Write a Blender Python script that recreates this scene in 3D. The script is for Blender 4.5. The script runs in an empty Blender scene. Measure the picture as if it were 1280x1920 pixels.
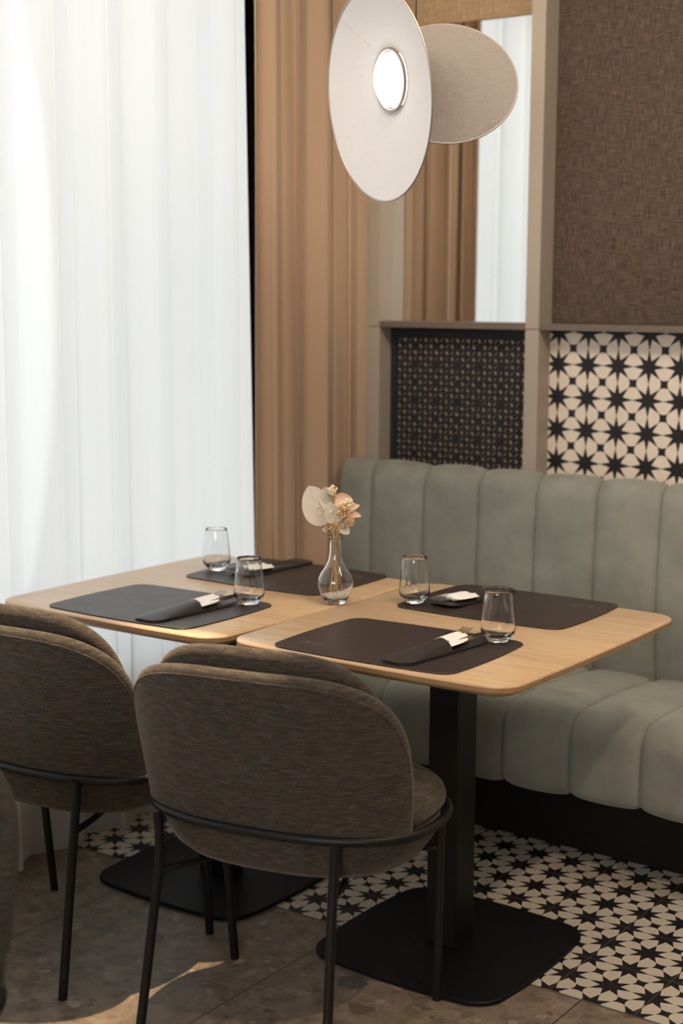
import bpy, bmesh, math, random
from mathutils import Vector, Matrix, noise
random.seed(7)
PI = math.pi
scene = bpy.context.scene
col = scene.collection

# ------------------------------------------------------------------ camera
cam_d = bpy.data.cameras.new('camera'); cam = bpy.data.objects.new('camera', cam_d); col.objects.link(cam)
F = Vector((-0.5764, 0.8041, -0.1458)).normalized()
R_ = Vector((0.8124, 0.5831, 0.0042)); R_ = (R_ - F * R_.dot(F)).normalized()
U_ = R_.cross(F).normalized()
CAM = Vector((2.08, -2.4449, 1.5051))
cam.matrix_world = Matrix(((R_.x, U_.x, -F.x, CAM.x), (R_.y, U_.y, -F.y, CAM.y), (R_.z, U_.z, -F.z, CAM.z), (0, 0, 0, 1)))
cam_d.sensor_fit = 'HORIZONTAL'; cam_d.sensor_width = 24.0; cam_d.lens = 2793.85 / 1280 * 24
cam_d.clip_start = 0.05; cam_d.clip_end = 200
cam_d.dof.use_dof = True; cam_d.dof.focus_distance = 3.30; cam_d.dof.aperture_fstop = 2.4
scene.camera = cam

# ------------------------------------------------------------------ world, lights, exposure
scene.view_settings.view_transform = 'Standard'; scene.view_settings.look = 'None'
scene.view_settings.gamma = 1.0; scene.view_settings.use_curve_mapping = False
scene.view_settings.exposure = 0.0
w = bpy.data.worlds.new('overcast_sky'); scene.world = w; w.use_nodes = True
bgn = w.node_tree.nodes['Background']; bgn.inputs[0].default_value = (0.88, 0.95, 1.0, 1); bgn.inputs[1].default_value = 2.62
XW = -0.90            # plane of the window wall
def add_light(name, kind, loc, energy, color, target=None, **kw):
    d = bpy.data.lights.new(name, kind); d.energy = energy; d.color = color
    for k, v in kw.items(): setattr(d, k, v)
    o = bpy.data.objects.new(name, d); col.objects.link(o); o.location = loc
    if target is not None:
        o.rotation_euler = (Vector(target) - Vector(loc)).to_track_quat('-Z', 'Y').to_euler()
    return o
portal = add_light('window_portal', 'AREA', (XW - 0.16, -1.2, 1.55), 1, (1, 1, 1), (5, -1.2, 1.55), shape='RECTANGLE', size=5.5, size_y=2.5)
portal.data.cycles.is_portal = True
WARM = (1.0, 0.72, 0.45)
add_light('ceiling_spot', 'SPOT', (-0.055, 0.07, 2.74), 480, WARM, (-0.06, -0.70, 0), spot_size=math.radians(31), spot_blend=0.30, shadow_soft_size=0.012)
add_light('ceiling_spot', 'SPOT', (1.9, -0.55, 2.74), 84, WARM, (0.9, 0.75, 0.2), spot_size=math.radians(60), spot_blend=0.6, shadow_soft_size=0.03)
add_light('cove_spot', 'SPOT', (-0.38, 1.45, 2.74), 5, (1.0, 0.66, 0.34), (-0.40, 1.68, 2.2), spot_size=math.radians(80), spot_blend=0.6, shadow_soft_size=0.03)
add_light('ceiling_wash', 'AREA', (0.9, 0.35, 2.74), 60, (1.0, 0.88, 0.74), (0.55, 1.6, 1.0), shape='RECTANGLE', size=2.6, size_y=0.5)
add_light('front_fill', 'AREA', (1.6, -4.85, 2.0), 125, (1.0, 0.95, 0.90), (0.2, 1.2, 1.3), shape='RECTANGLE', size=3.6, size_y=1.3)  # added fill light behind the camera; no window is built there

# ------------------------------------------------------------------ node helper
class NT:
    def __init__(s, name):
        s.m = bpy.data.materials.new(name); s.m.use_nodes = True
        s.nt = s.m.node_tree; s.nt.nodes.clear()
        s.out = s.nt.nodes.new('ShaderNodeOutputMaterial')
    def n(s, t, **kw):
        nd = s.nt.nodes.new(t)
        for k, v in kw.items(): setattr(nd, k, v)
        return nd
    def put(s, sock, v):
        if hasattr(v, 'is_output'): s.nt.links.new(v, sock)
        elif isinstance(v, (tuple, list)) and len(v) == 3 and sock.type == 'RGBA': sock.default_value = (*v, 1)
        else: sock.default_value = v
    def math(s, op, a, b=None, c=None, clamp=False):
        nd = s.n('ShaderNodeMath', operation=op, use_clamp=clamp); s.put(nd.inputs[0], a)
        if b is not None: s.put(nd.inputs[1], b)
        if c is not None: s.put(nd.inputs[2], c)
        return nd.outputs[0]
    def coords(s, scale=(1, 1, 1), loc=(0, 0, 0), rot=(0, 0, 0), kind='Object'):
        tc = s.n('ShaderNodeTexCoord'); mp = s.n('ShaderNodeMapping')
        s.nt.links.new(tc.outputs[kind], mp.inputs[0])
        mp.inputs['Scale'].default_value = scale; mp.inputs['Location'].default_value = loc; mp.inputs['Rotation'].default_value = rot
        return mp.outputs[0]
    def noise(s, vec, scale=5, detail=3, rough=0.55, dist=0.0):
        nd = s.n('ShaderNodeTexNoise'); s.nt.links.new(vec, nd.inputs['Vector'])
        nd.inputs['Scale'].default_value = scale; nd.inputs['Detail'].default_value = detail
        nd.inputs['Roughness'].default_value = rough; nd.inputs['Distortion'].default_value = dist
        return nd.outputs['Fac']
    def ramp(s, fac, stops, interp='LINEAR'):
        nd = s.n('ShaderNodeValToRGB'); nd.color_ramp.interpolation = interp; s.put(nd.inputs[0], fac)
        el = nd.color_ramp.elements
        while len(el) < len(stops): el.new(0.5)
        for e, (p, c) in zip(el, stops):
            e.position = p; e.color = (*c, 1) if len(c) == 3 else c
        return nd.outputs[0]
    def mix(s, fac, a, b, blend='MIX'):
        nd = s.n('ShaderNodeMix', data_type='RGBA', blend_type=blend)
        s.put(nd.inputs[0], fac); s.put(nd.inputs[6], a); s.put(nd.inputs[7], b)
        return nd.outputs[2]
    def bump(s, h, strength=0.3, dist=0.002):
        nd = s.n('ShaderNodeBump'); s.put(nd.inputs['Height'], h)
        nd.inputs['Strength'].default_value = strength; nd.inputs['Distance'].default_value = dist
        return nd.outputs[0]
    def bsdf(s, **kw):
        b = s.n('ShaderNodeBsdfPrincipled')
        for k, v in kw.items():
            s.put(b.inputs[k.replace('_', ' ')], v)
        s.nt.links.new(b.outputs[0], s.out.inputs[0])
        return b
def lin(r, g, b):
    f = lambda c: (c / 255 / 12.92) if c <= 10 else ((c / 255 + 0.055) / 1.055) ** 2.4
    return (f(r), f(g), f(b))
def simple(name, c, rough=0.5, metal=0.0, **kw):
    t = NT(name)
    v = t.noise(t.coords(), 60, 2)
    base = t.mix(t.math('MULTIPLY', v, 0.18), c, tuple(x * 0.7 for x in c))
    t.bsdf(Base_Color=base, Roughness=rough, Metallic=metal, **kw)
    return t.m

M = {}
# oak
def oak(name, sc=(2.2, 26, 26), c0=(0.42, 0.255, 0.125), c1=(0.66, 0.44, 0.245)):
    t = NT(name); v = t.coords(scale=sc)
    a = t.noise(v, 2.2, 5, 0.6, 0.6); b = t.noise(v, 9, 4, 0.6, 0.2)
    big = t.noise(t.coords(scale=(0.6, 4, 4)), 2.0, 2)
    f = t.math('ADD', t.math('MULTIPLY', a, 0.55), t.math('MULTIPLY', b, 0.45))
    c = t.ramp(f, [(0.30, c0), (0.48, tuple((x + y) / 2 for x, y in zip(c0, c1))), (0.70, c1)])
    c = t.mix(t.math('MULTIPLY', big, 0.35), c, (0.52, 0.32, 0.16))
    t.bsdf(Base_Color=c, Roughness=t.math('ADD', 0.24, t.math('MULTIPLY', a, 0.18)), Coat_Weight=0.25, Coat_Roughness=0.22, Normal=t.bump(f, 0.12, 0.001))
    return t.m
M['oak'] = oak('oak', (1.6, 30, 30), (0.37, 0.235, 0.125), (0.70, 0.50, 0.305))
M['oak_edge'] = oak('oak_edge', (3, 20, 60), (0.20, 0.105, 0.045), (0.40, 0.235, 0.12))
# leather
def leather(name, c, rough=0.42):
    t = NT(name); v = t.coords()
    n1 = t.noise(v, 420, 3); n2 = t.noise(v, 12, 3)
    base = t.mix(t.math('MULTIPLY', n2, 0.6), c, tuple(x * 1.5 for x in c))
    t.bsdf(Base_Color=base, Roughness=t.math('ADD', rough - 0.05, t.math('MULTIPLY', n2, 0.12)), Normal=t.bump(n1, 0.18, 0.0006))
    return t.m
M['leather'] = leather('brown_leather', (0.019, 0.0115, 0.0100), 0.38)
M['leather_dark'] = leather('dark_leather', (0.015, 0.0125, 0.012), 0.38)
M['emboss'] = simple('embossed_leather', (0.10, 0.075, 0.066), 0.6)
# velvet
def velvet():
    t = NT('sage_velvet'); v = t.coords()
    n1 = t.noise(v, 9, 4, 0.6); n2 = t.noise(v, 260, 2)
    c = t.ramp(n1, [(0.32, (0.190, 0.192, 0.166)), (0.68, (0.266, 0.268, 0.234))])
    c = t.mix(t.math('MULTIPLY', n2, 0.25), c, (0.21, 0.215, 0.18))
    t.bsdf(Base_Color=c, Roughness=0.9, Sheen_Weight=0.35, Sheen_Roughness=0.45, Sheen_Tint=(0.76, 0.76, 0.68), Specular_IOR_Level=0.15, Normal=t.bump(n2, 0.15, 0.0008))
    return t.m
M['velvet'] = velvet()
# tweed
def tweed(name='brown_tweed', k=1.0):
    t = NT(name)
    streak = t.noise(t.coords(scale=(11, 11, 110)), 3.0, 3, 0.6)
    spk = t.noise(t.coords(scale=(70, 70, 320)), 5.0, 2, 0.7)
    tc = t.n('ShaderNodeTexCoord'); sp = t.n('ShaderNodeSeparateXYZ'); t.nt.links.new(tc.outputs['Object'], sp.inputs[0])
    diag = t.math('SINE', t.math('MULTIPLY', t.math('ADD', t.math('ADD', sp.outputs[0], sp.outputs[1]), t.math('MULTIPLY', sp.outputs[2], 1.3)), 1500.0))
    f = t.math('ADD', t.math('MULTIPLY', streak, 0.40), t.math('MULTIPLY', spk, 0.56))
    f = t.math('ADD', f, t.math('MULTIPLY', diag, 0.03))
    c = t.ramp(f, [(0.34, tuple(k * x for x in (0.018, 0.0145, 0.012))), (0.50, tuple(k * x for x in (0.053, 0.044, 0.036))), (0.66, tuple(k * x for x in (0.150, 0.125, 0.102)))])
    t.bsdf(Base_Color=c, Roughness=0.95, Sheen_Weight=0.25, Sheen_Roughness=0.5, Sheen_Tint=(0.8, 0.72, 0.62), Specular_IOR_Level=0.1,
           Normal=t.bump(f, 0.3, 0.0010))
    return t.m
M['tweed'] = tweed()
M['black'] = simple('black_metal', (0.0065, 0.0063, 0.0070), 0.45, 0.0, Specular_IOR_Level=0.35)
M['black_base'] = simple('black_powder_coat', (0.0045, 0.0045, 0.0060), 0.5, 0.0, Specular_IOR_Level=0.22)
M['steel'] = simple('brushed_steel', (0.62, 0.60, 0.58), 0.24, 1.0)
M['greige'] = simple('greige_lacquer', (0.40, 0.335, 0.265), 0.55)
M['mauve'] = simple('taupe_lacquer', (0.155, 0.115, 0.09), 0.55)
M['matt_black'] = simple('matt_black_lacquer', (0.011, 0.012, 0.014), 0.75)
M['tan_back'] = simple('tan_backing', (0.62, 0.43, 0.30), 0.6)
M['plinth'] = simple('dark_plinth', (0.009, 0.007, 0.006), 0.6, Specular_IOR_Level=0.2)
M['white_wall'] = simple('warm_plaster', (0.40, 0.35, 0.30), 0.9)
M['wall_light'] = simple('light_plaster', (0.62, 0.58, 0.52), 0.9)
M['napkin'] = simple('white_napkin', (0.78, 0.75, 0.70), 0.9, Sheen_Weight=0.2)
M['frame_white'] = simple('window_frame_paint', (0.55, 0.55, 0.55), 0.5)
# fabric linen panel
def linen(name, c0, c1, sc=1.0):
    t = NT(name)
    h = t.noise(t.coords(scale=(14 * sc, 14, 300 * sc)), 2.0, 3, 0.6)
    v = t.noise(t.coords(scale=(300 * sc, 14, 12 * sc)), 2.0, 3, 0.6)
    f = t.math('ADD', t.math('MULTIPLY', h, 0.5), t.math('MULTIPLY', v, 0.5))
    c = t.ramp(f, [(0.36, c0), (0.52, tuple((a + b) / 2 * 0.8 for a, b in zip(c0, c1))), (0.66, c1)])
    t.bsdf(Base_Color=c, Roughness=0.95, Specular_IOR_Level=0.1, Normal=t.bump(f, 0.6, 0.002))
    return t.m
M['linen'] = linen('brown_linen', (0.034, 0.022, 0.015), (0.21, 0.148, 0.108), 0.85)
M['linen_lit'] = linen('lit_brown_linen', (0.22, 0.15, 0.08), (0.50, 0.38, 0.24))  # brown linen again, with the warm lamplight mixed into its colour
M['mirror'] = NT('mirror_glass'); M['mirror'].bsdf(Base_Color=(0.93, 0.94, 0.93), Metallic=1.0, Roughness=0.015); M['mirror'] = M['mirror'].m
# star tile: a, b = object axes used as pattern axes
def startile(name, axes, off, grout, pitch=0.1, white=(0.56, 0.50, 0.42), black=(0.013, 0.011, 0.012), rough=0.5):
    t = NT(name)
    tc = t.n('ShaderNodeTexCoord'); sp = t.n('ShaderNodeSeparateXYZ'); t.nt.links.new(tc.outputs['Object'], sp.inputs[0])
    def cell(k, o):
        u = t.math('DIVIDE', t.math('SUBTRACT', sp.outputs[k], o), pitch)
        return u, t.math('SUBTRACT', u, t.math('ROUND', u))
    U, u = cell(axes[0], off[0]); V, v = cell(axes[1], off[1])
    r = t.math('SQRT', t.math('ADD', t.math('MULTIPLY', u, u), t.math('MULTIPLY', v, v)))
    th = t.math('ARCTAN2', v, u)
    k = t.math('DIVIDE', th, PI / 4)
    a = t.math('MULTIPLY', t.math('SUBTRACT', k, t.math('ROUND', k)), PI / 4)
    xx = t.math('MULTIPLY', r, t.math('COSINE', a)); yy = t.math('ABSOLUTE', t.math('MULTIPLY', r, t.math('SINE', a)))
    Ri, Rt = (0.225, 0.49) if grout else (0.20, 0.52)
    s = Ri * math.sin(PI / 8) / (Rt - Ri * math.cos(PI / 8))
    star = t.math('LESS_THAN', yy, t.math('MULTIPLY', t.math('SUBTRACT', Rt, xx), s))
    # small four-pointed star at the cell corners, tips on the diagonals
    cu = t.math('SUBTRACT', 0.5, t.math('ABSOLUTE', u)); cv = t.math('SUBTRACT', 0.5, t.math('ABSOLUTE', v))
    d1 = t.math('ABSOLUTE', t.math('MULTIPLY', t.math('ADD', cu, cv), 0.7071)); d2 = t.math('ABSOLUTE', t.math('MULTIPLY', t.math('SUBTRACT', cu, cv), 0.7071))
    q = t.math('ADD', t.math('POWER', d1, 0.62), t.math('POWER', d2, 0.62))
    small = t.math('LESS_THAN', q, 0.235 ** 0.62)
    blk = t.math('MAXIMUM', star, small)
    # slim dark join along the cell border midline gives the petals their rounded ends
    eu = t.math('LESS_THAN', t.math('MINIMUM', t.math('ABSOLUTE', u), t.math('ABSOLUTE', v)), 0.012)
    far = t.math('GREATER_THAN', r, 0.40)
    n = t.noise(t.coords(), 40, 3)
    wc = t.mix(n, tuple(x * 0.88 for x in white), white)
    c = t.mix(blk, wc, black)
    if grout:
        gu = t.math('ABSOLUTE', t.math('SUBTRACT', t.math('DIVIDE', U, 2.0), t.math('ROUND', t.math('DIVIDE', U, 2.0))))
        gv = t.math('ABSOLUTE', t.math('SUBTRACT', t.math('DIVIDE', V, 2.0), t.math('ROUND', t.math('DIVIDE', V, 2.0))))
        g = t.math('LESS_THAN', t.math('MINIMUM', gu, gv), 0.006)
        c = t.mix(g, c, (0.085, 0.07, 0.06))
    t.bsdf(Base_Color=c, Roughness=rough, Specular_IOR_Level=0.35)
    return t.m
M['tile_floor'] = startile('star_floor_tile', (0, 1), (0.4649, 0.7092), True)
M['tile_wall'] = startile('star_wall_tile', (0, 2), (-0.056, 1.290), False, pitch=0.0995, white=(0.80, 0.68, 0.56))
# stone floor
def stone():
    t = NT('brown_breccia_stone'); v = t.coords()
    w1 = t.noise(v, 6, 3)
    wv = t.n('ShaderNodeVectorMath', operation='ADD'); t.nt.links.new(v, wv.inputs[0])
    cx_ = t.n('ShaderNodeCombineXYZ'); t.put(cx_.inputs[0], t.math('MULTIPLY', w1, 0.09)); t.put(cx_.inputs[1], t.math('MULTIPLY', t.noise(v, 9, 3), 0.09))
    t.nt.links.new(cx_.outputs[0], wv.inputs[1])
    def vor(scale, dis, feat='F1'):
        nd = t.n('ShaderNodeTexVoronoi', feature=feat); t.nt.links.new(wv.outputs[0], nd.inputs['Vector']); nd.inputs['Scale'].default_value = scale
        return nd
    va = vor(14, 0); vb = vor(38, 0); ve = vor(14, 0, 'DISTANCE_TO_EDGE')
    sa = t.n('ShaderNodeSeparateColor'); t.nt.links.new(va.outputs['Color'], sa.inputs[0])
    sb = t.n('ShaderNodeSeparateColor'); t.nt.links.new(vb.outputs['Color'], sb.inputs[0])
    base = t.ramp(t.noise(v, 16, 5, 0.7), [(0.3, (0.10, 0.078, 0.058)), (0.5, (0.20, 0.155, 0.115)), (0.72, (0.33, 0.265, 0.20))])
    big = t.ramp(sa.outputs[0], [(0.0, (0.22, 0.17, 0.125)), (0.62, (0.22, 0.17, 0.125)), (0.70, (0.085, 0.085, 0.082)), (0.86, (0.13, 0.085, 0.06)), (1.0, (0.36, 0.29, 0.22))])
    small = t.ramp(sb.outputs[1], [(0.0, (0.08, 0.06, 0.045)), (0.3, (0.20, 0.155, 0.12)), (0.8, (0.26, 0.205, 0.15)), (1.0, (0.38, 0.31, 0.24))])
    selA = t.math('MULTIPLY', t.math('GREATER_THAN', sa.outputs[1], 0.62), t.math('LESS_THAN', va.outputs['Distance'], t.math('ADD', 0.22, t.math('MULTIPLY', sa.outputs[2], 0.3))))
    selB = t.math('MULTIPLY', t.math('GREATER_THAN', sb.outputs[0], 0.45), t.math('LESS_THAN', vb.outputs['Distance'], 0.42))
    c = t.mix(t.math('MULTIPLY', selB, 0.7), base, small); c = t.mix(t.math('MULTIPLY', selA, 0.9), c, big)
    # joints
    sp = t.n('ShaderNodeSeparateXYZ'); t.nt.links.new(v, sp.inputs[0])
    j = t.math('DIVIDE', t.math('SUBTRACT', sp.outputs[0], 0.131), 0.612)
    d = t.math('MULTIPLY', t.math('ABSOLUTE', t.math('SUBTRACT', j, t.math('ROUND', j))), 0.612)
    c = t.mix(t.math('LESS_THAN', d, 0.0016), c, (0.035, 0.028, 0.022))
    jj = t.math('DIVIDE', t.math('SUBTRACT', sp.outputs[1], 0.312), 1.2)
    d2 = t.math('MULTIPLY', t.math('ABSOLUTE', t.math('SUBTRACT', jj, t.math('ROUND', jj))), 1.2)
    c = t.mix(t.math('LESS_THAN', d2, 0.0016), c, (0.035, 0.028, 0.022))
    t.bsdf(Base_Color=c, Roughness=0.42, Specular_IOR_Level=0.4)
    return t.m
M['stone'] = stone()
# curtains
def sheer():
    t = NT('white_voile'); v = t.coords(scale=(1, 1, 0.02))
    n = t.noise(v, 120, 2); n2 = t.noise(t.coords(scale=(1, 1, 0.05)), 9, 3)
    c = t.mix(t.math('MULTIPLY', n, 0.5), (0.93, 0.92, 0.89), (0.84, 0.83, 0.80))
    tr = t.n('ShaderNodeBsdfTranslucent'); t.put(tr.inputs[0], c)
    df = t.n('ShaderNodeBsdfDiffuse'); t.put(df.inputs[0], (0.75, 0.73, 0.70))
    tp = t.n('ShaderNodeBsdfTransparent'); tp.inputs[0].default_value = (1, 1, 1, 1)
    m1 = t.n('ShaderNodeMixShader'); m1.inputs[0].default_value = 0.30; t.nt.links.new(tr.outputs[0], m1.inputs[1]); t.nt.links.new(df.outputs[0], m1.inputs[2])
    m2 = t.n('ShaderNodeMixShader'); t.put(m2.inputs[0], t.math('ADD', 0.05, t.math('MULTIPLY', n2, 0.10))); t.nt.links.new(m1.outputs[0], m2.inputs[1]); t.nt.links.new(tp.outputs[0], m2.inputs[2])
    t.nt.links.new(m2.outputs[0], t.out.inputs[0])
    return t.m
M['sheer'] = sheer()
def drape():
    t = NT('tan_drape_cloth')
    n = t.noise(t.coords(scale=(60, 60, 3)), 6, 3); n2 = t.noise(t.coords(), 300, 2)
    c = t.mix(t.math('MULTIPLY', n, 0.5), (0.54, 0.375, 0.255), (0.44, 0.30, 0.20))
    df = t.n('ShaderNodeBsdfPrincipled'); t.put(df.inputs['Base Color'], c); df.inputs['Roughness'].default_value = 0.9
    t.put(df.inputs['Normal'], t.bump(n2, 0.2, 0.0008)); df.inputs['Specular IOR Level'].default_value = 0.1; df.inputs['Sheen Weight'].default_value = 0.2
    tr = t.n('ShaderNodeBsdfTranslucent'); t.put(tr.inputs[0], (0.62, 0.36, 0.20))
    m1 = t.n('ShaderNodeMixShader'); m1.inputs[0].default_value = 0.16; t.nt.links.new(df.outputs[0], m1.inputs[1]); t.nt.links.new(tr.outputs[0], m1.inputs[2])
    t.nt.links.new(m1.outputs[0], t.out.inputs[0])
    return t.m
M['drape'] = drape()
# lamp
def shade_mat(name, c, trans, tc_, weave=0.9):
    t = NT(name)
    n = t.noise(t.coords(scale=(14, 14, 300)), 3, 3, 0.7); n2 = t.noise(t.coords(scale=(200, 200, 10)), 3, 3, 0.7)
    f = t.math('MULTIPLY', t.math('ADD', n, n2), 0.5)
    cc = t.mix(t.ramp(f, [(0.38, (0, 0, 0)), (0.62, (1, 1, 1))]), c, tuple(x * weave for x in c))
    df = t.n('ShaderNodeBsdfDiffuse'); t.put(df.inputs[0], cc); t.put(df.inputs['Normal'], t.bump(f, 0.2, 0.0008))
    tr = t.n('ShaderNodeBsdfTranslucent'); t.put(tr.inputs[0], tc_)
    m1 = t.n('ShaderNodeMixShader'); m1.inputs[0].default_value = trans; t.nt.links.new(df.outputs[0], m1.inputs[1]); t.nt.links.new(tr.outputs[0], m1.inputs[2])
    t.nt.links.new(m1.outputs[0], t.out.inputs[0])
    return t.m
M['shade_white'] = shade_mat('white_shade_cloth', (0.70, 0.68, 0.675), 0.12, (0.7, 0.6, 0.5))
M['shade_linen'] = shade_mat('grey_linen_shade', (0.31, 0.27, 0.235), 0.20, (0.55, 0.47, 0.4), 0.62)
M['rim_metal'] = simple('grey_rim', (0.34, 0.29, 0.26), 0.4, 0.4)
M['bronze'] = simple('bronze', (0.42, 0.34, 0.27), 0.3, 1.0)
t = NT('opal_glass_lit'); e = t.n('ShaderNodeEmission'); e.inputs[0].default_value = (1.0, 0.93, 0.84, 1); e.inputs[1].default_value = 9.0; t.nt.links.new(e.outputs[0], t.out.inputs[0]); M['opal'] = t.m
# glass
def glassm(name, ior=1.47, tint=(0.985, 0.99, 0.99)):
    t = NT(name); g = t.n('ShaderNodeBsdfGlass'); g.inputs['Roughness'].default_value = 0.0; g.inputs['IOR'].default_value = ior; g.inputs[0].default_value = (*tint, 1)
    t.nt.links.new(g.outputs[0], t.out.inputs[0]); return t.m
M['glass'] = glassm('clear_glass')
t = NT('window_glass'); tp = t.n('ShaderNodeBsdfTransparent'); gl = t.n('ShaderNodeBsdfGlossy'); gl.inputs['Roughness'].default_value = 0.0
mx = t.n('ShaderNodeMixShader'); fr = t.n('ShaderNodeFresnel'); fr.inputs[0].default_value = 1.45
t.nt.links.new(fr.outputs[0], mx.inputs[0]); t.nt.links.new(tp.outputs[0], mx.inputs[1]); t.nt.links.new(gl.outputs[0], mx.inputs[2]); t.nt.links.new(mx.outputs[0], t.out.inputs[0]); M['pane'] = t.m
def petal_mat(name, c, tc_, trans=0.45):
    t = NT(name); n = t.noise(t.coords(), 160, 3)
    cc = t.mix(n, c, tuple(x * 0.75 for x in c))
    df = t.n('ShaderNodeBsdfDiffuse'); t.put(df.inputs[0], cc)
    tr = t.n('ShaderNodeBsdfTranslucent'); t.put(tr.inputs[0], tc_)
    m1 = t.n('ShaderNodeMixShader'); m1.inputs[0].default_value = trans; t.nt.links.new(df.outputs[0], m1.inputs[1]); t.nt.links.new(tr.outputs[0], m1.inputs[2])
    t.nt.links.new(m1.outputs[0], t.out.inputs[0]); return t.m
M['skeleton'] = petal_mat('skeleton_leaf', (0.95, 0.88, 0.80), (0.98, 0.92, 0.85), 0.4)
M['vein'] = petal_mat('leaf_vein', (0.96, 0.90, 0.80), (0.9, 0.8, 0.7), 0.15)
M['peach'] = petal_mat('peach_petal', (0.93, 0.70, 0.55), (0.95, 0.65, 0.46), 0.3)
M['cream'] = petal_mat('cream_petal', (0.96, 0.91, 0.83), (0.95, 0.88, 0.75), 0.25)
M['straw'] = simple('dried_straw', (0.68, 0.47, 0.25), 0.8)
M['gold_seed'] = simple('golden_seed', (0.80, 0.58, 0.31), 0.8)
M['pale_seed'] = simple('pale_seed', (0.92, 0.78, 0.56), 0.8)
M['white_crystal'] = simple('white_crystals', (0.95, 0.91, 0.88), 0.6)
M['green_leaf'] = simple('green_sprig', (0.16, 0.20, 0.09), 0.7)

# ------------------------------------------------------------------ mesh helpers
def smooth(me, ang=35):
    for p in me.polygons: p.use_smooth = True
    try: me.set_sharp_from_angle(angle=math.radians(ang))
    except Exception: pass
def obj(name, verts, faces, mat, parent=None, ang=35, loc=None):
    me = bpy.data.meshes.new(name); me.from_pydata([tuple(v) for v in verts], [], faces); me.validate(); me.update()
    bm = bmesh.new(); bm.from_mesh(me); bmesh.ops.recalc_face_normals(bm, faces=bm.faces); bm.to_mesh(me); bm.free()
    if mat: me.materials.append(M[mat])
    smooth(me, ang)
    o = bpy.data.objects.new(name, me); col.objects.link(o)
    if loc is not None: o.location = loc
    if parent is not None: o.parent = parent
    return o
def tag(o, label=None, cat=None, group=None, kind=None):
    if label: o['label'] = label
    if cat: o['category'] = cat
    if group: o['group'] = group
    if kind: o['kind'] = kind
    return o
def empty(name, loc=(0, 0, 0), rz=0.0):
    o = bpy.data.objects.new(name, None); o.empty_display_size = 0.05; col.objects.link(o); o.location = loc; o.rotation_euler = (0, 0, rz); return o
class MB:
    def __init__(s): s.v = []; s.f = []
    def add(s, v, f):
        o = len(s.v); s.v += [tuple(x) for x in v]; s.f += [tuple(i + o for i in q) for q in f]; return s
    def box(s, x0, x1, y0, y1, z0, z1):
        return s.add([(x, y, z) for z in (z0, z1) for y in (y0, y1) for x in (x0, x1)], [(0, 2, 3, 1), (4, 5, 7, 6), (0, 1, 5, 4), (2, 6, 7, 3), (0, 4, 6, 2), (1, 3, 7, 5)])
    def loft(s, rings, closed=True, cap0=True, cap1=True):
        n = len(rings[0]); v = [p for r in rings for p in r]; f = []
        for i in range(len(rings) - 1):
            for j in range(n if closed else n - 1):
                k = (j + 1) % n; f.append((i * n + j, i * n + k, (i + 1) * n + k, (i + 1) * n + j))
        if cap0: f.append(tuple(range(n))[::-1])
        if cap1: f.append(tuple((len(rings) - 1) * n + j for j in range(n)))
        return s.add(v, f)
    def lathe(s, prof, c=(0, 0, 0), n=48, cap0=False, cap1=False):
        rings = [[(c[0] + r * math.cos(2 * PI * j / n), c[1] + r * math.sin(2 * PI * j / n), c[2] + z) for j in range(n)] for r, z in prof]
        return s.loft(rings, True, cap0, cap1)
    def tube(s, pts, r, n=10, closed=False, taper=None):
        P_ = [Vector(p) for p in pts]; N = len(P_); rings = []
        up = Vector((0, 0, 1)); prev = None
        for i, p in enumerate(P_):
            a = P_[(i - 1) % N] if (closed or i > 0) else p; b = P_[(i + 1) % N] if (closed or i < N - 1) else p
            d = (b - a)
            if d.length < 1e-9: d = Vector((0, 0, 1))
            d.normalize()
            if prev is None:
                u = up.cross(d)
                if u.length < 1e-3: u = Vector((1, 0, 0)).cross(d)
            else: u = prev - d * prev.dot(d)
            u.normalize(); prev = u; vv = d.cross(u)
            rr = r if taper is None else r * taper(i / max(1, N - 1))
            rings.append([tuple(p + u * rr * math.cos(2 * PI * j / n) + vv * rr * math.sin(2 * PI * j / n)) for j in range(n)])
        if closed: rings.append(rings[0]); return s.loft(rings, True, False, False)
        return s.loft(rings, True, True, True)
    def ico(s, c, r, sub=1, sc=(1, 1, 1)):
        bm = bmesh.new(); bmesh.ops.create_icosphere(bm, subdivisions=sub, radius=r)
        v = [(c[0] + q.co.x * sc[0], c[1] + q.co.y * sc[1], c[2] + q.co.z * sc[2]) for q in bm.verts]
        f = [tuple(x.index for x in q.verts) for q in bm.faces]; bm.free(); return s.add(v, f)
    def build(s, name, mat, parent=None, ang=35, bevel=0.0, seg=2, loc=None):
        o = obj(name, s.v, s.f, mat, parent, ang, loc)
        if bevel > 0:
            m = o.modifiers.new('bevel', 'BEVEL'); m.width = bevel; m.segments = seg; m.limit_method = 'ANGLE'; m.angle_limit = math.radians(40)
        return o
def struct(o): o['kind'] = 'structure'; return o
def bez(p0, p1, p2, n=12):
    p0, p1, p2 = Vector(p0), Vector(p1), Vector(p2)
    return [p0 * (1 - t) ** 2 + p1 * 2 * t * (1 - t) + p2 * t * t for t in [i / (n - 1) for i in range(n)]]
def copy_tree(o, parent=None):
    c = o.copy(); col.objects.link(c)
    if parent is not None:
        c.parent = parent; c.matrix_parent_inverse = o.matrix_parent_inverse.copy()
    for ch in list(o.children): copy_tree(ch, c)
    return c

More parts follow.
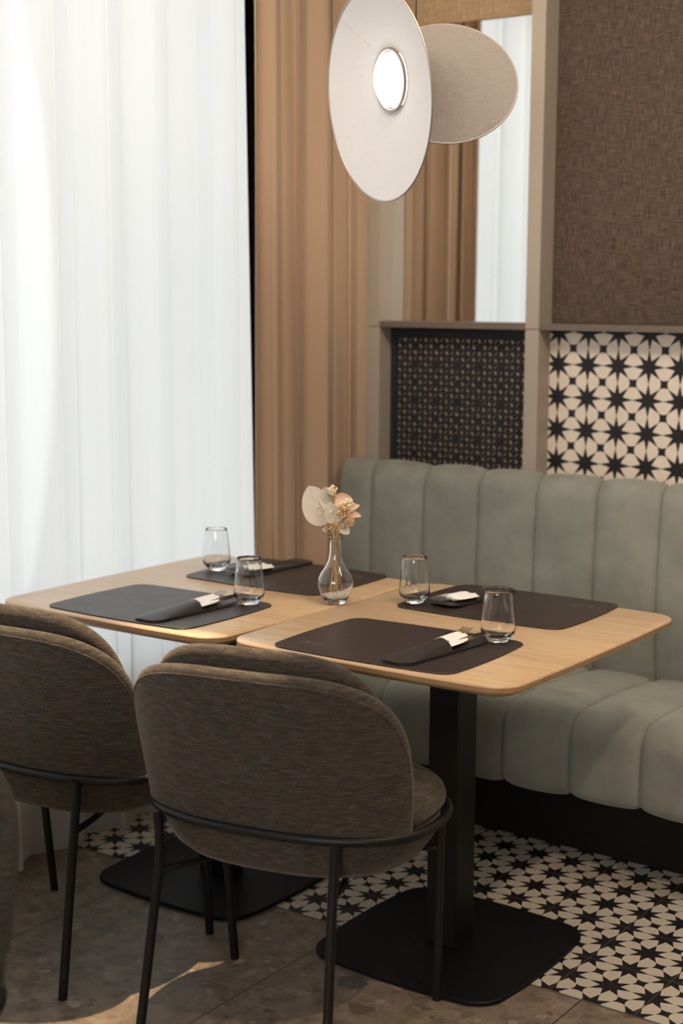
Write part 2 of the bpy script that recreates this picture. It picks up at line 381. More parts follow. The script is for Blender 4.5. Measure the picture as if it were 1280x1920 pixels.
# ------------------------------------------------------------------ room shell
YW = 1.60      # front plane of the back wall joinery
YM = 1.672     # recessed plane (mirror, panels)
ZC = 2.78
struct(MB().box(-1.2, 5.0, -5.0, 1.9, -0.05, 0.0).build('floor', 'stone'))
struct(MB().box(-0.90, 5.0, 0.317, 1.45, 0.0, 0.0015).build('floor_tiled_strip', 'tile_floor'))
struct(MB().box(-1.2, 5.0, -5.0, 1.9, ZC, ZC + 0.05).build('ceiling', 'wall_light'))
struct(MB().box(4.9, 5.0, -5.0, 1.9, 0, ZC).build('wall_right', 'white_wall'))
struct(MB().box(-1.2, 5.0, -5.05, -5.0, 0, ZC).build('wall_front', 'white_wall'))
struct(MB().box(-1.2, 5.0, YM + 0.02, YM + 0.2, 0, ZC).build('wall_back', 'white_wall'))
SILL = 0.36
wl = MB().box(XW - 0.15, XW, -5.0, 1.9, 0, SILL).box(XW - 0.15, XW, -5.0, 1.9, 2.70, ZC)
wl.box(XW - 0.15, XW, 1.50, 1.9, SILL, 2.70).box(XW - 0.15, XW, -5.0, -3.9, SILL, 2.70)
struct(wl.build('wall_left', 'white_wall'))
win = empty('window_1', (XW - 0.09, -1.3, SILL)); struct(win)
fm = MB()
for y in (-3.9, -2.6, -1.3, 0.02, 1.44): fm.box(-0.03, 0.03, y + 1.3, y + 1.36, 0.0, 2.34)
for z in (0.0, 2.28): fm.box(-0.03, 0.03, -2.6, 2.80, z, z + 0.06)
fo = fm.build('window_frame', 'frame_white', win, bevel=0.004)
for y0, y1 in ((-3.84, -2.6), (-2.54, -1.3), (-1.24, 0.02), (0.08, 1.44)):
    MB().box(-0.004, 0.004, y0 + 1.3, y1 + 1.3, 0.06, 2.28).build('window_pane', 'pane', win)

# back wall joinery ------------------------------------------------
PLX0, PLX1 = -0.715, -0.672
PRX0, PRX1 = -0.134, -0.087
struct(MB().box(-0.90, PLX0, YW + 0.004, YM + 0.02, 0, ZC).build('trim_1', 'greige'))
struct(MB().box(PLX0, PLX1, YW, YM + 0.02, 0, 1.395).box(PLX0, PLX1, YW, YM + 0.02, 1.397, ZC).build('trim_2', 'greige', bevel=0.0015))
struct(MB().box(PRX0, PRX1, YW, YM + 0.02, 0, 1.395).box(PRX0, PRX1, YW, YM + 0.02, 1.397, ZC).build('trim_3', 'greige', bevel=0.0015))
struct(MB().box(1.05, 1.097, YW, YM + 0.02, 0, ZC).build('trim_4', 'greige', bevel=0.0015))
sh = MB().box(PLX1, PRX0, YW + 0.002, YM + 0.02, 1.394, 1.414).build('wall_ledge', 'mauve', bevel=0.001)
tag(sh, 'narrow taupe ledge over the black lattice panel, under the mirror', 'ledge')
sh = MB().box(PRX1, 1.05, YW + 0.002, YM + 0.02, 1.394, 1.414).build('wall_ledge', 'mauve', bevel=0.001)
tag(sh, 'narrow taupe ledge over the star-patterned wall tiles', 'ledge')
mr = MB().box(PLX1 + 0.0005, PRX0 - 0.0005, YM, YM + 0.006, 1.414, 2.335).build('mirror', 'mirror')
tag(mr, 'tall wall mirror reflecting the curtains, above the black lattice', 'mirror')
fp = MB().box(PLX1 + 0.0005, PRX0 - 0.0005, YM - 0.006, YM + 0.012, 2.3355, ZC).build('fabric_panel', 'linen_lit', bevel=0.002)
tag(fp, 'golden-lit woven fabric panel above the mirror', 'wall panel')
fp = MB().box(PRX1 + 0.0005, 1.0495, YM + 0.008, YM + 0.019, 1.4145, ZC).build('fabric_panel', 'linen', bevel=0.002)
tag(fp, 'dark brown woven fabric panel right of the mirror, above the wall tiles', 'wall panel')
tp_ = MB().box(PRX1 + 0.0005, 1.0495, YM + 0.002, YM + 0.019, 0.6, 1.3935).build('tile_panel', 'tile_wall')
tag(tp_, 'black and cream star-patterned tiling on the wall above the sofa', 'wall tiles')
# black lattice panel
lat = empty('lattice_panel', ((PLX1 + PRX0) / 2, YM, 0.94))
tag(lat, 'black woven lattice panel in the niche under the mirror', 'lattice panel')
LW = (PRX0 - PLX1) / 2 - 0.001; LH = 0.453
MB().box(-LW, LW, 0.0075, 0.019, 0, LH).build('backing', 'tan_back', lat)
fr_ = MB()
for a in ((-LW, -LW + 0.022, 0, LH), (LW - 0.012, LW, 0, LH), (-LW + 0.022, LW - 0.012, LH - 0.030, LH), (-LW + 0.022, LW - 0.012, 0, 0.01)):
    fr_.box(a[0], a[1], -0.004, 0.0074, a[2], a[3])
fr_.build('frame', 'matt_black', lat)
lm = MB(); cs = 0.0195
ex0, ex1, ez0, ez1 = -LW + 0.022, LW - 0.012, 0.01, LH - 0.030
nx = int((ex1 - ex0) / cs); nz = int((ez1 - ez0) / cs); cw = (ex1 - ex0) / nx; chh = (ez1 - ez0) / nz
for i in range(nx):
    for j in range(nz):
        cx_ = ex0 + (i + 0.5) * cw; cz = ez0 + (j + 0.5) * chh
        k = (i + j) % 2
        L, W, an = ((0.0088, 0.0026, PI / 4), (0.0072, 0.0050, -PI / 3.6))[k]
        if (i % 4 == 3 and j % 3 == 1): L, W = 0.003, 0.0012
        c_, s_ = math.cos(an), math.sin(an)
        N8 = 12; inn = []; outp = []
        for q in range(N8):
            a = 2 * PI * q / N8; u, v_ = L * math.copysign(abs(math.cos(a)) ** 0.7, math.cos(a)), W * math.copysign(abs(math.sin(a)) ** 0.7, math.sin(a))
            x, z = u * c_ - v_ * s_, u * s_ + v_ * c_; inn.append((cx_ + x, cz + z))
            b = math.atan2(z, x); m_ = max(abs(math.cos(b)) / (cw / 2), abs(math.sin(b)) / (chh / 2)); outp.append((cx_ + math.cos(b) / m_, cz + math.sin(b) / m_))
        vs = [(x, 0.0, z) for x, z in outp] + [(x, 0.0, z) for x, z in inn] + [(x, 0.004, z) for x, z in inn] + [(x, 0.004, z) for x, z in outp]; fs = []
        for q in range(N8):
            r2 = (q + 1) % N8
            for b in (0, N8, 2 * N8): fs.append((b + q, b + r2, b + N8 + r2, b + N8 + q))
        lm.add(vs, fs)
lm.build('lattice', 'matt_black', lat)

# ------------------------------------------------------------------ curtains
def curtain(name, mat, x0, y0, y1, z0, z1, fn, ny, nz, thick=0.0):
    v = []; f = []
    for k in range(nz + 1):
        z = z0 + (z1 - z0) * k / nz
        for j in range(ny + 1):
            s = j / ny; dx, dy = fn(s, (z - z0) / (z1 - z0)); v.append((x0 + dx, y0 + (y1 - y0) * s + dy, z))
    for k in range(nz):
        for j in range(ny): a = k * (ny + 1) + j; f.append((a, a + 1, a + ny + 2, a + ny + 1))
    o = obj(name, v, f, mat, None, 180)
    if thick: m = o.modifiers.new('solid', 'SOLIDIFY'); m.thickness = thick; m.offset = 0
    return o
def sheer_fn(s, h):
    y = s * 5.1
    ph = 2 * PI * y / 0.178 + 0.9 * math.sin(y * 2.3) + 0.25 * (1 - h) * math.sin(y * 5)
    lo = max(0.0, 1 - h / 0.22)
    amp = (0.0215 + 0.013 * lo) * (0.8 + 0.3 * math.sin(y * 3.1 + 1))
    return amp * math.sin(ph) + 0.003 * math.sin(y * 37 + h * 2) + 0.003 * math.sin(y * 61 + 1), (0.012 + 0.014 * lo) * math.sin(2 * ph) + 0.052 * s ** 60 * max(0.0, 1 - h / 0.85)
o = curtain('sheer_curtain', 'sheer', -0.788, -4.1, 1.056, 0.012, 2.72, sheer_fn, 1500, 24)
tag(o, 'floor-length white voile curtain glowing with daylight at the left', 'curtain')
def drape_fn(s, h):
    y = s
    ph = 2 * PI * (y * 5.4 + 0.35 * math.sin(y * 4.2 + 0.6)) + 0.5 * (1 - h) * math.sin(6 * y + 1)
    amp = 0.027 * (0.75 + 0.30 * math.sin(y * 11 + 2)) * (1 - 0.35 * (h > 2))
    return 0.012 * s + 0.8 * amp * math.sin(ph) + 0.006 * math.sin(ph * 2.6 + h * 2), 0.018 * math.sin(2 * ph) + 0.02 * (0.6 - h) * math.sin(9 * y)
o = curtain('drape_curtain', 'drape', -0.750, 1.040, 1.600, 0.012, 2.74, drape_fn, 420, 20, 0.002)
tag(o, 'heavy tan drape hanging in pleats in the corner behind the table', 'curtain')
tr = MB().box(-0.84, -0.66, -4.2, 1.6, 2.74, ZC).build('trim_5', 'wall_light'); struct(tr)

# ------------------------------------------------------------------ banquette
P0 = 0.205; PW = 0.1955
bounds = [-0.705] + [P0 + PW * k for k in range(-4, 6)]
bounds = [b for b in bounds if b >= -0.705]
bq = empty('banquette', (0.22, 1.25, 0))
tag(bq, 'long sage green velvet banquette with vertical channel tufting against the wall', 'banquette')
def channels(name, prof, depth, zp=None):
    # prof: list of (y,z); displaced along the profile normal with a groove at every bound
    n = len(prof); nrm = []
    for i in range(n):
        a = prof[max(0, i - 1)]; b = prof[min(n - 1, i + 1)]
        t_ = Vector((b[0] - a[0], b[1] - a[1])).normalized(); nrm.append((t_.y, -t_.x))
    xs = []
    for a, b in zip(bounds[:-1], bounds[1:]):
        m_ = 18
        for k in range(m_):
            tt = (1 - math.cos(PI * k / m_)) / 2; xs.append((a + (b - a) * tt, tt))
    xs.append((bounds[-1], 1.0))
    v = []; f = []
    for x, tt in xs:
        q = abs(2 * tt - 1); d = 0.72 * (max(0.0, 1 - q ** 9)) ** 0.5 + 0.28 * (1 - q * q)
        first = x < bounds[1]
        for i, (y, z) in enumerate(prof):
            wob = 0.004 * (noise.noise(Vector((x * 6, y * 6, z * 6))))
            dd = (d - 1) * depth + wob * d
            if i in (0, n - 1): dd = 0
            v.append((x - 0.22, y + nrm[i][0] * dd - 1.25, z + nrm[i][1] * dd))
    N = len(xs)
    for a in range(N - 1):
        for i in range(n - 1): f.append((a * n + i, (a + 1) * n + i, (a + 1) * n + i + 1, a * n + i + 1))
    f.append(tuple(range(n))); f.append(tuple((N - 1) * n + i for i in range(n))[::-1])
    return obj(name, v, f, 'velvet', bq, 50)
# back (normal must point outwards: profile runs bottom-front -> top -> back)
def arcpts(cx_, cz, rx, rz, a0, a1, n): return [(cx_ + rx * math.cos(math.radians(a0 + (a1 - a0) * i / n)), cz + rz * math.sin(math.radians(a0 + (a1 - a0) * i / n))) for i in range(n + 1)]
backp = [(1.58, 0.36), (1.45, 0.36), (1.43, 0.40), (1.415, 0.47), (1.405, 0.60), (1.405, 0.74), (1.412, 0.86)] + arcpts(1.482, 0.905, 0.068, 0.076, 175, 20, 10) + [(1.575, 0.86), (1.58, 0.6), (1.58, 0.37)]
def flipn(p): return p
channels('backrest', backp[::-1], 0.021)
seatp = [(1.46, 0.36), (1.46, 0.400), (1.42, 0.428), (1.30, 0.440), (1.15, 0.447), (1.02, 0.447)] + arcpts(0.985, 0.375, 0.088, 0.070, 85, 180, 8) + [(0.894, 0.32), (0.893, 0.27)] + arcpts(0.935, 0.245, 0.040, 0.036, 190, 265, 4) + [(1.05, 0.205), (1.3, 0.205), (1.46, 0.21)]
channels('seat', seatp, 0.022)
MB().box(-0.69 - 0.22, bounds[-1] - 0.02 - 0.22, 1.10 - 1.25, 1.56 - 1.25, 0.0015, 0.206).build('plinth', 'plinth', bq)
MB().box(-0.695 - 0.22, bounds[-1] - 0.01 - 0.22, 1.47 - 1.25, 1.575 - 1.25, 0.2065, 0.8).build('back_board', 'plinth', bq)
# piping cords in the grooves of the seat front
# ------------------------------------------------------------------ tables
def rrect(a, b, r, bow, n=10, m=16):
    """outline of a rounded, slightly bowed rectangle, half sizes a, b"""
    pts = []
    for k, (sx, sy) in enumerate(((1, -1), (1, 1), (-1, 1), (-1, -1))):
        a0 = (-90, 0, 90, 180)[k]
        for i in range(n + 1):
            t_ = math.radians(a0 + 90 * i / n); pts.append([sx * (a - r) + r * math.cos(t_), sy * (b - r) + r * math.sin(t_)])
        # edge points towards the next corner
        nx_ = ((1, 1), (-1, 1), (-1, -1), (1, -1))[k]; t_ = math.radians(a0 + 90)
        p = pts[-1]; q = [nx_[0] * (a - r) + r * math.cos(t_), nx_[1] * (b - r) + r * math.sin(t_)]
        for i in range(1, m): u = i / m; pts.append([p[0] + (q[0] - p[0]) * u, p[1] + (q[1] - p[1]) * u])
    out = []
    for x, y in pts:
        out.append((x * (1 + bow / a * (1 - (y / b) ** 2)) - (bow * 0), y * (1 + bow / b * (1 - (x / a) ** 2))))
    return out
def slab(a, b, r, bow, prof, mb=None):
    """prof: list of (inset, z)"""
    mb = mb or MB(); rings = []
    for ins, z in prof:
        o_ = rrect(a - ins, b - ins, max(0.004, r - ins), bow); rings.append([(x, y, z) for x, y in o_])
    return mb.loft(rings)
def make_table():
    root = empty('dining_table')
    top = slab(0.354, 0.412, 0.062, 0.008, [(0.034, 0.722), (0.022, 0.7235), (0.004, 0.7335), (0.0, 0.737), (0.0, 0.7462), (0.0015, 0.749), (0.004, 0.75)])
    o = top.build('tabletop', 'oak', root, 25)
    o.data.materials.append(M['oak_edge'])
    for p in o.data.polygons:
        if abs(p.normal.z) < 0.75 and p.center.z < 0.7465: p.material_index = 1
    pl = MB().box(-0.040, 0.040, -0.040, 0.040, 0.012, 0.712).build('pole', 'black', root, bevel=0.003)
    MB().box(-0.19, 0.19, -0.20, 0.20, 0.712, 0.7215).build('mounting_plate', 'black', root, bevel=0.002)
    slab(0.236, 0.236, 0.055, 0.018, [(0.002, 0.0016), (0.0, 0.003), (0.0, 0.0095), (0.0025, 0.012)]).build('base_plate', 'black_base', root, 30)
    return root
T2 = make_table(); T2.location = (0.3645, 0.418, 0)
tag(T2, 'oak dining table nearer the camera, on a single black post', 'table', 'pair of oak dining tables')
T1 = copy_tree(T2); T1.location = (-0.3635, 0.402, 0)
tag(T1, 'oak dining table beside the white curtain, partly behind the chairs', 'table', 'pair of oak dining tables')
# base plates sit a little towards the chairs
for T, dx, dy in ((T2, 0.004, -0.035), (T1, 0.02, -0.0)):
    for ch in T.children:
        if ch.name.startswith('base_plate') or ch.name.startswith('pole'): ch.location = (dx, dy, 0)

# ------------------------------------------------------------------ chairs
def sell(a, b, n, th):
    c_, s_ = math.cos(th), math.sin(th)
    r = (abs(c_ / a) ** n + abs(s_ / b) ** n) ** (-1 / n)
    return r * c_, r * s_
RZ = 0.472
def shell_surface(a, b, n, flare, yc=-0.0):
    def S(phi, z):
        k = flare * (z - RZ); x, y = sell(a + k, b + k, n, phi - PI / 2); return Vector((x, y + yc - 0.14 * (z - RZ), z))
    return S
def shell_mesh(S, Phi, z0, zt, T, pw=3.0, qw=2.6, ns=96, xo=0.0):
    H = zt - z0; cen = Vector((0, z0)); v = []; f = []
    def bound(s):     # s in 0..1 : boundary from -Phi over the top to +Phi
        th = PI * (1 - s); cx_, sx_ = math.cos(th), math.sin(th)
        u = math.copysign(abs(cx_) ** (2 / pw), cx_); w_ = abs(sx_) ** (2 / qw)
        return u * Phi, z0 + H * w_
    def thick(rho, L):
        d = (1 - rho) * L; e_ = T * 0.62
        return T * (math.sqrt(max(0, 1 - (1 - min(1, d / e_)) ** 2)) if d < e_ else 1.0)
    rho_list = [0.0] + [i / 10 for i in range(1, 9)] + [0.84, 0.88, 0.91, 0.935, 0.955, 0.97, 0.982, 0.992, 0.998, 1.0]
    def pt(s, rho, side):
        p, z = bound(s); L = math.hypot(p * 0.30, z - z0)
        pp = p * rho; zz = z0 + (z - z0) * rho
        P_ = S(pp, zz); e1 = S(pp + 1e-3, zz) - S(pp - 1e-3, zz); e2 = S(pp, zz + 1e-3) - S(pp, zz - 1e-3)
        nrm = e1.cross(e2).normalized()
        return P_ + nrm * (side * thick(rho, L) / 2) + Vector((xo, 0, 0))
    idx = {}
    for side in (1, -1):
        for i in range(ns + 1):
            for k, rho in enumerate(rho_list):
                if rho == 1.0 and side == -1: idx[(side, i, k)] = idx[(1, i, k)]; continue
                idx[(side, i, k)] = len(v); v.append(pt(i / ns, rho, side))
        for i in range(ns):
            for k in range(len(rho_list) - 1):
                q = (idx[(side, i, k)], idx[(side, i + 1, k)], idx[(side, i + 1, k + 1)], idx[(side, i, k + 1)])
                f.append(q if side == 1 else q[::-1])
    edge = [pt(i / ns, 1.0, 1) for i in range(ns + 1)]
    return v, f, edge, pt
def make_chair():
    root = empty('dining_chair')
    # outer back
    S1 = shell_surface(0.300, 0.186, 2.5, 0.085, 0.0)
    v, f, edge, pt = shell_mesh(S1, math.radians(72.5), 0.462, 0.801, 0.038, 4.6, 3.5)
    bk = obj('outer_back', v, f, 'tweed', root, 60)
    seam = [pt(i / 96, 0.965, 1) for i in range(2, 95)]
    MB().tube(seam, 0.0022, 6).build('piping', 'tweed', bk)
    S2 = shell_surface(0.268, 0.144, 2.6, 0.06, 0.022)
    v, f, edge, pt = shell_mesh(S2, math.radians(72), 0.49, 0.829, 0.042, 4.6, 3.4, xo=-0.014)
    ib = obj('back_cushion', v, f, 'tweed', root, 60)
    # seat
    def ring(a, b, z, y=0.0, n=72, e_=2.5): return [(sell(a, b, e_, 2 * PI * j / n)[0], sell(a, b, e_, 2 * PI * j / n)[1] + y, z) for j in range(n)]
    sb = MB().loft([ring(0.10, 0.07, 0.368), ring(0.20, 0.145, 0.370), ring(0.238, 0.170, 0.377), ring(0.262, 0.182, 0.392), ring(0.282, 0.190, 0.420), ring(0.292, 0.194, 0.448), ring(0.294, 0.195, 0.474), ring(0.28, 0.185, 0.478)])
    sb.build('seat_base', 'tweed', root, 60)
    cu = MB().loft([ring(0.280, 0.186, 0.478), ring(0.296, 0.197, 0.480), ring(0.303, 0.204, 0.489), ring(0.304, 0.205, 0.502), ring(0.299, 0.200, 0.516), ring(0.286, 0.188, 0.527), ring(0.25, 0.16, 0.533), ring(0.18, 0.11, 0.537), ring(0.08, 0.05, 0.538)])
    cu.build('seat_cushion', 'tweed', root, 60)
    rg = MB().tube(ring(0.309, 0.207, RZ - 0.004, n=96), 0.0100, 12, closed=True).build('frame_ring', 'black', root)
    for sx in (-1, 1):
        o_ = -0.028; MB().tube([(sx * 0.195 + o_, -0.194, RZ - 0.004), (sx * 0.193 + o_, -0.192, 0.42), (sx * 0.191 + o_, -0.198, 0.36), (sx * 0.206 + o_, -0.262, 0.012), (sx * 0.206 + o_, -0.263, 0.0015)], 0.0100, 12).build('leg', 'black', root)
        MB().tube([(sx * 0.262, 0.142, RZ - 0.004), (sx * 0.258, 0.144, 0.36), (sx * 0.245, 0.172, 0.012), (sx * 0.245, 0.173, 0.0015)], 0.0100, 12).build('leg', 'black', root)
    st = MB()
    for sx in (-1, 1):
        st.tube([(sx * 0.191 - 0.028, -0.198, 0.352), (sx * 0.16, -0.14, 0.360), (sx * 0.12, 0.0, 0.362), (sx * 0.18, 0.10, 0.362), (sx * 0.257, 0.145, 0.352)], 0.007, 8)
    st.tube([(-0.12, 0.0, 0.362), (0.12, 0.0, 0.362)], 0.007, 8)
    st.build('seat_support', 'black', root)
    return root
CH2 = make_chair(); CH2.location = (0.287, -0.088, 0); CH2.rotation_euler = (0, 0, math.radians(12))
tag(CH2, 'grey-brown tweed dining chair in the middle, seen from behind at the nearer table', 'chair', 'tweed dining chairs')
CH1 = copy_tree(CH2); CH1.location = (-0.354, -0.092, 0); CH1.rotation_euler = (0, 0, math.radians(4))
tag(CH1, 'dark tweed dining chair at the table beside the white curtain, left of the middle chair', 'chair', 'tweed dining chairs')
CH3 = copy_tree(CH2); CH3.location = (0.216, -1.233, 0); CH3.rotation_euler = (0, 0, math.radians(200))
tag(CH3, 'blurred dark chair cut off by the left edge of the photo, nearest the camera', 'chair', 'tweed dining chairs')

# ------------------------------------------------------------------ placemats
def emblem(mb, s=1.0, z=0.0):
    # raised ornament: two curls, a fan of leaves and a row of tiny marks beneath
    for sx in (-1, 1):
        pts = [(s * sx * (0.004 + 0.013 * math.sin(u * 2.4)), s * (0.004 + 0.015 * u - 0.006 * u * u * math.sin(3 * u)), z) for u in [i / 9 for i in range(10)]]
        mb.tube(pts, 0.0011 * s, 5)
        mb.tube([(s * sx * (0.020 + 0.006 * math.cos(a)), s * (0.008 + 0.006 * math.sin(a)), z) for a in [i * 0.7 for i in range(8)]], 0.0009 * s, 5)
        mb.tube([(s * sx * 0.010, s * 0.004, z), (s * sx * 0.016, s * 0.017, z), (s * sx * 0.025, s * 0.019, z)], 0.0009 * s, 5)
    mb.tube([(0, s * 0.002, z), (0, s * 0.021, z)], 0.0011 * s, 5)
    x = -0.028
    for k in range(11):
        wd = 0.0036
        if k != 5:
            mb.tube([(s * x, -s * 0.003, z), (s * x, -s * 0.0085, z)], 0.0006 * s, 4)
            mb.tube([(s * x, -s * (0.003 if k % 2 else 0.006), z), (s * (x + wd), -s * (0.003 if k % 3 else 0.0085), z)], 0.0006 * s, 4)
        x += 0.0051
def make_mat():
    root = empty('placemat')
    slab(0.222, 0.170, 0.030, 0.010, [(0.001, 0.0005), (0, 0.001), (0, 0.0026), (0.0008, 0.0032)]).build('leather_mat', 'leather', root, 30)
    mb = MB(); emblem(mb, 1.0, 0.0032); e_ = mb.build('embossed_emblem', 'emboss', root); e_.location = (-0.155, -0.112, 0.0032 * 0.75); e_.scale = (1, 1, 0.25)
    return root
ZT = 0.75
matdefs = [((0.346, 0.190), 1.5, 'brown leather placemat at the middle chair, on the nearer table'),
           ((0.336, 0.684), 181.0, 'brown leather placemat on the sofa side of the nearer table'),
           ((-0.342, 0.182), 0.5, 'leather placemat with a pale window sheen, in front of the left chair'),
           ((-0.330, 0.665), 180.0, 'brown leather placemat on the far side of the table by the curtain')]
mat0 = make_mat()
for i, (p, a, lb) in enumerate(matdefs):
    m_ = mat0 if i == 0 else copy_tree(mat0)
    m_.location = (p[0], p[1], ZT); m_.rotation_euler = (0, 0, math.radians(a)); tag(m_, lb, 'placemat', 'leather placemats')

# ------------------------------------------------------------------ cutlery pouches, napkins, forks, knives
def leaf_outline(L, W, r, n=8):
    return rrect(W / 2, L / 2, r, 0.0, n, 10)
def make_pouch():
    root = empty('cutlery_pouch')
    o_ = leaf_outline(0.295, 0.082, 0.026)
    def warp(x, y): return 0.006 * max(0, (y - 0.05) / 0.1) ** 2      # far end lifts slightly
    rings = [[(x, y, 0.0006 + warp(x, y)) for x, y in o_], [(x, y, 0.0030 + warp(x, y)) for x, y in o_]]
    MB().loft(rings).build('back_leaf', 'leather_dark', root, 30)
    # front pocket: arched sheet from y=-0.1475 to 0.03..0.05 with slanted mouth
    v = []; f = []; NX, NY = 20, 22
    def pp(u, t_, off):
        x = (u * 2 - 1)
        yl = -0.1465 + 0.026 * (max(0, abs(x) - 0.37) / 0.63) ** 2.2
        ym = 0.028 - 0.018 * x
        y = yl + (ym - yl) * t_
        X = x * 0.040
        hgt = 0.0034 + (0.0185 * (t_ ** 0.8)) * (1 - x * x) ** 0.7
        return (X, y, hgt + off)
    for off in (0, 0.0018):
        for j in range(NY + 1):
            for i in range(NX + 1): v.append(pp(i / NX, j / NY, off))
    n1 = (NX + 1) * (NY + 1)
    for b in (0, n1):
        for j in range(NY):
            for i in range(NX): a = b + j * (NX + 1) + i; f.append((a, a + 1, a + NX + 2, a + NX + 1))
    bnd = [i for i in range(NX + 1)] + [j * (NX + 1) + NX for j in range(1, NY + 1)] + [NY * (NX + 1) + i for i in range(NX - 1, -1, -1)] + [j * (NX + 1) for j in range(NY - 1, 0, -1)]
    for a, b in zip(bnd, bnd[1:] + bnd[:1]): f.append((a, b, b + n1, a + n1))
    pk = obj('pocket', v, f, 'leather_dark', root, 50)
    mb = MB(); emblem(mb, 0.75, 0.0); e_ = mb.build('embossed_emblem', 'leather_dark', pk)
    for q in e_.data.vertices:
        q.co.x, q.co.y = q.co.x, q.co.y + 0.010
        t_ = (q.co.y + 0.1465) / 0.1865; x = q.co.x / 0.040
        q.co.z = q.co.z + 0.0034 + 0.0018 + 0.0185 * (t_ ** 0.8) * (1 - x * x) ** 0.7
    return root
def napkin_obj():
    # soft folded napkin: closed loft along y
    rings = []; n = 24
    for j, y in enumerate([-0.06, -0.03, 0.0, 0.03, 0.055, 0.075, 0.096, 0.105, 0.107]):
        w_ = 0.034 if y < 0.05 else 0.034 - 0.010 * ((y - 0.05) / 0.05) ** 2
        h_ = 0.0060 if y < 0.10 else (0.0050 if y < 0.106 else 0.0016)
        if y < 0.03: h_ = 0.0040; w_ = 0.026
        if y < 0.0: w_ = 0.020; h_ = 0.0030
        zc = 0.0085 + 0.0055 * max(0, min(1, (y + 0.03) / 0.07)) + 0.002 * max(0, (y - 0.05) / 0.05)
        if y < 0.03: zc = 0.0065 + 0.0035 * (y + 0.06) / 0.09
        sk = -0.012 * max(0, (y - 0.04)) / 0.06
        ring_ = []
        for i in range(n):
            a = 2 * PI * i / n; x, z = sell(w_, h_, 3.2, a)
            ring_.append((x + sk * 0.2, y + (-0.012 * x / 0.03 if y > 0.09 else 0), zc + z + 0.0012 * math.sin(x * 260)))
        rings.append(ring_)
    return MB().loft(rings).build('napkin', 'napkin', None, 60)
def fork_obj():
    mb = MB(); T = 0.0011
    def plate(pts_c, z_fn):          # pts_c: list of (y, xL, xR)
        rings = []
        for y, xl, xr in pts_c:
            z = z_fn(y); rings.append([(xl, y, z - T), (xr, y, z - T), (xr, y, z + T), (xl, y, z + T)])
        mb.loft(rings)
    zf = lambda y: 0.0025 * math.sin(max(0.0, min(1.0, (y - 0.045) / 0.05)) * PI) * -1 + 0.002
    plate([(-0.10, -0.0075, 0.0075), (-0.095, -0.0090, 0.0090), (-0.06, -0.0070, 0.0070), (0.0, -0.0040, 0.0040), (0.03, -0.0036, 0.0036), (0.042, -0.0080, 0.0080), (0.052, -0.0118, 0.0118), (0.062, -0.0125, 0.0125)], zf)
    for k in range(4):
        c_ = -0.0106 + k * 0.00707
        plate([(0.0615, c_ - 0.0019, c_ + 0.0019), (0.085, c_ - 0.0016, c_ + 0.0016), (0.103, c_ - 0.0012, c_ + 0.0012), (0.106, c_ - 0.0005, c_ + 0.0005)], zf)
    return mb.build('fork', 'steel', None, 30)
def knife_obj():
    mb = MB(); rings = []
    for y, a, b, T in [(-0.10, -0.004, 0.004, 0.0022), (-0.095, -0.0060, 0.0060, 0.0026), (-0.02, -0.0050, 0.0050, 0.0026), (0.0, -0.005, 0.005, 0.0016), (0.06, -0.0060, 0.005, 0.0009), (0.10, -0.0035, 0.005, 0.0007), (0.116, 0.000, 0.0045, 0.0005), (0.122, 0.0030, 0.004, 0.0003)]:
        rings.append([(a, y, -T), (b, y, -T), (b, y, T), (a, y, T)])
    return mb.loft(rings).build('knife', 'steel', None, 30)
pouch0 = make_pouch(); nap0 = napkin_obj(); fork0 = fork_obj(); knife0 = knife_obj()
ZM = ZT + 0.0032
sets = [((0.447, 0.176), -6.0, '', 'on the middle chair placemat'),
        ((0.225, 0.712), 180.0 - 3.0, '', 'on the sofa-side placemat, nearer table'),
        ((-0.240, 0.166), -3.0, '', 'on the left chair placemat'),
        ((-0.422, 0.718), 180.0 - 2.0, '', 'on the far placemat by the curtain')]
for i, (p, a, _, where) in enumerate(sets):
    rz = math.radians(a)
    po = pouch0 if i == 0 else copy_tree(pouch0); na = nap0 if i == 0 else copy_tree(nap0)
    fo_ = fork0 if i == 0 else copy_tree(fork0); kn = knife0 if i == 0 else copy_tree(knife0)
    def at(dx, dy, dz): return (p[0] + dx * math.cos(rz) - dy * math.sin(rz), p[1] + dx * math.sin(rz) + dy * math.cos(rz), ZM + dz)
    po.location = at(0, 0, 0); po.rotation_euler = (0, 0, rz); tag(po, 'dark leather cutlery pouch ' + where, 'cutlery pouch', 'leather cutlery pouches')
    back = i in (1, 3)
    na.location = at(-0.001, 0.0, 0.0); na.rotation_euler = (0, 0, rz); tag(na, 'white napkin tucked in the pouch ' + where, 'napkin', 'napkins in the pouches')
    if not back:
        fo_.location = at(-0.007, 0.044, 0.0125); fo_.rotation_euler = (math.radians(5), 0, rz + math.radians(9))
    else:
        fo_.location = at(0.006, 0.040, 0.0135); fo_.rotation_euler = (math.radians(-1), 0, rz + math.radians(-5))
    tag(fo_, 'steel fork in the pouch ' + where, 'fork', 'forks in the pouches')
    kn.rotation_mode = 'YXZ'; kn.location = at(0.018, 0.036, 0.0118); kn.rotation_euler = (math.radians(4.5), 0, rz + math.radians(-3)); kn.rotation_euler.y = math.radians(86)
    tag(kn, 'steel knife in the pouch ' + where, 'knife', 'knives in the pouches')

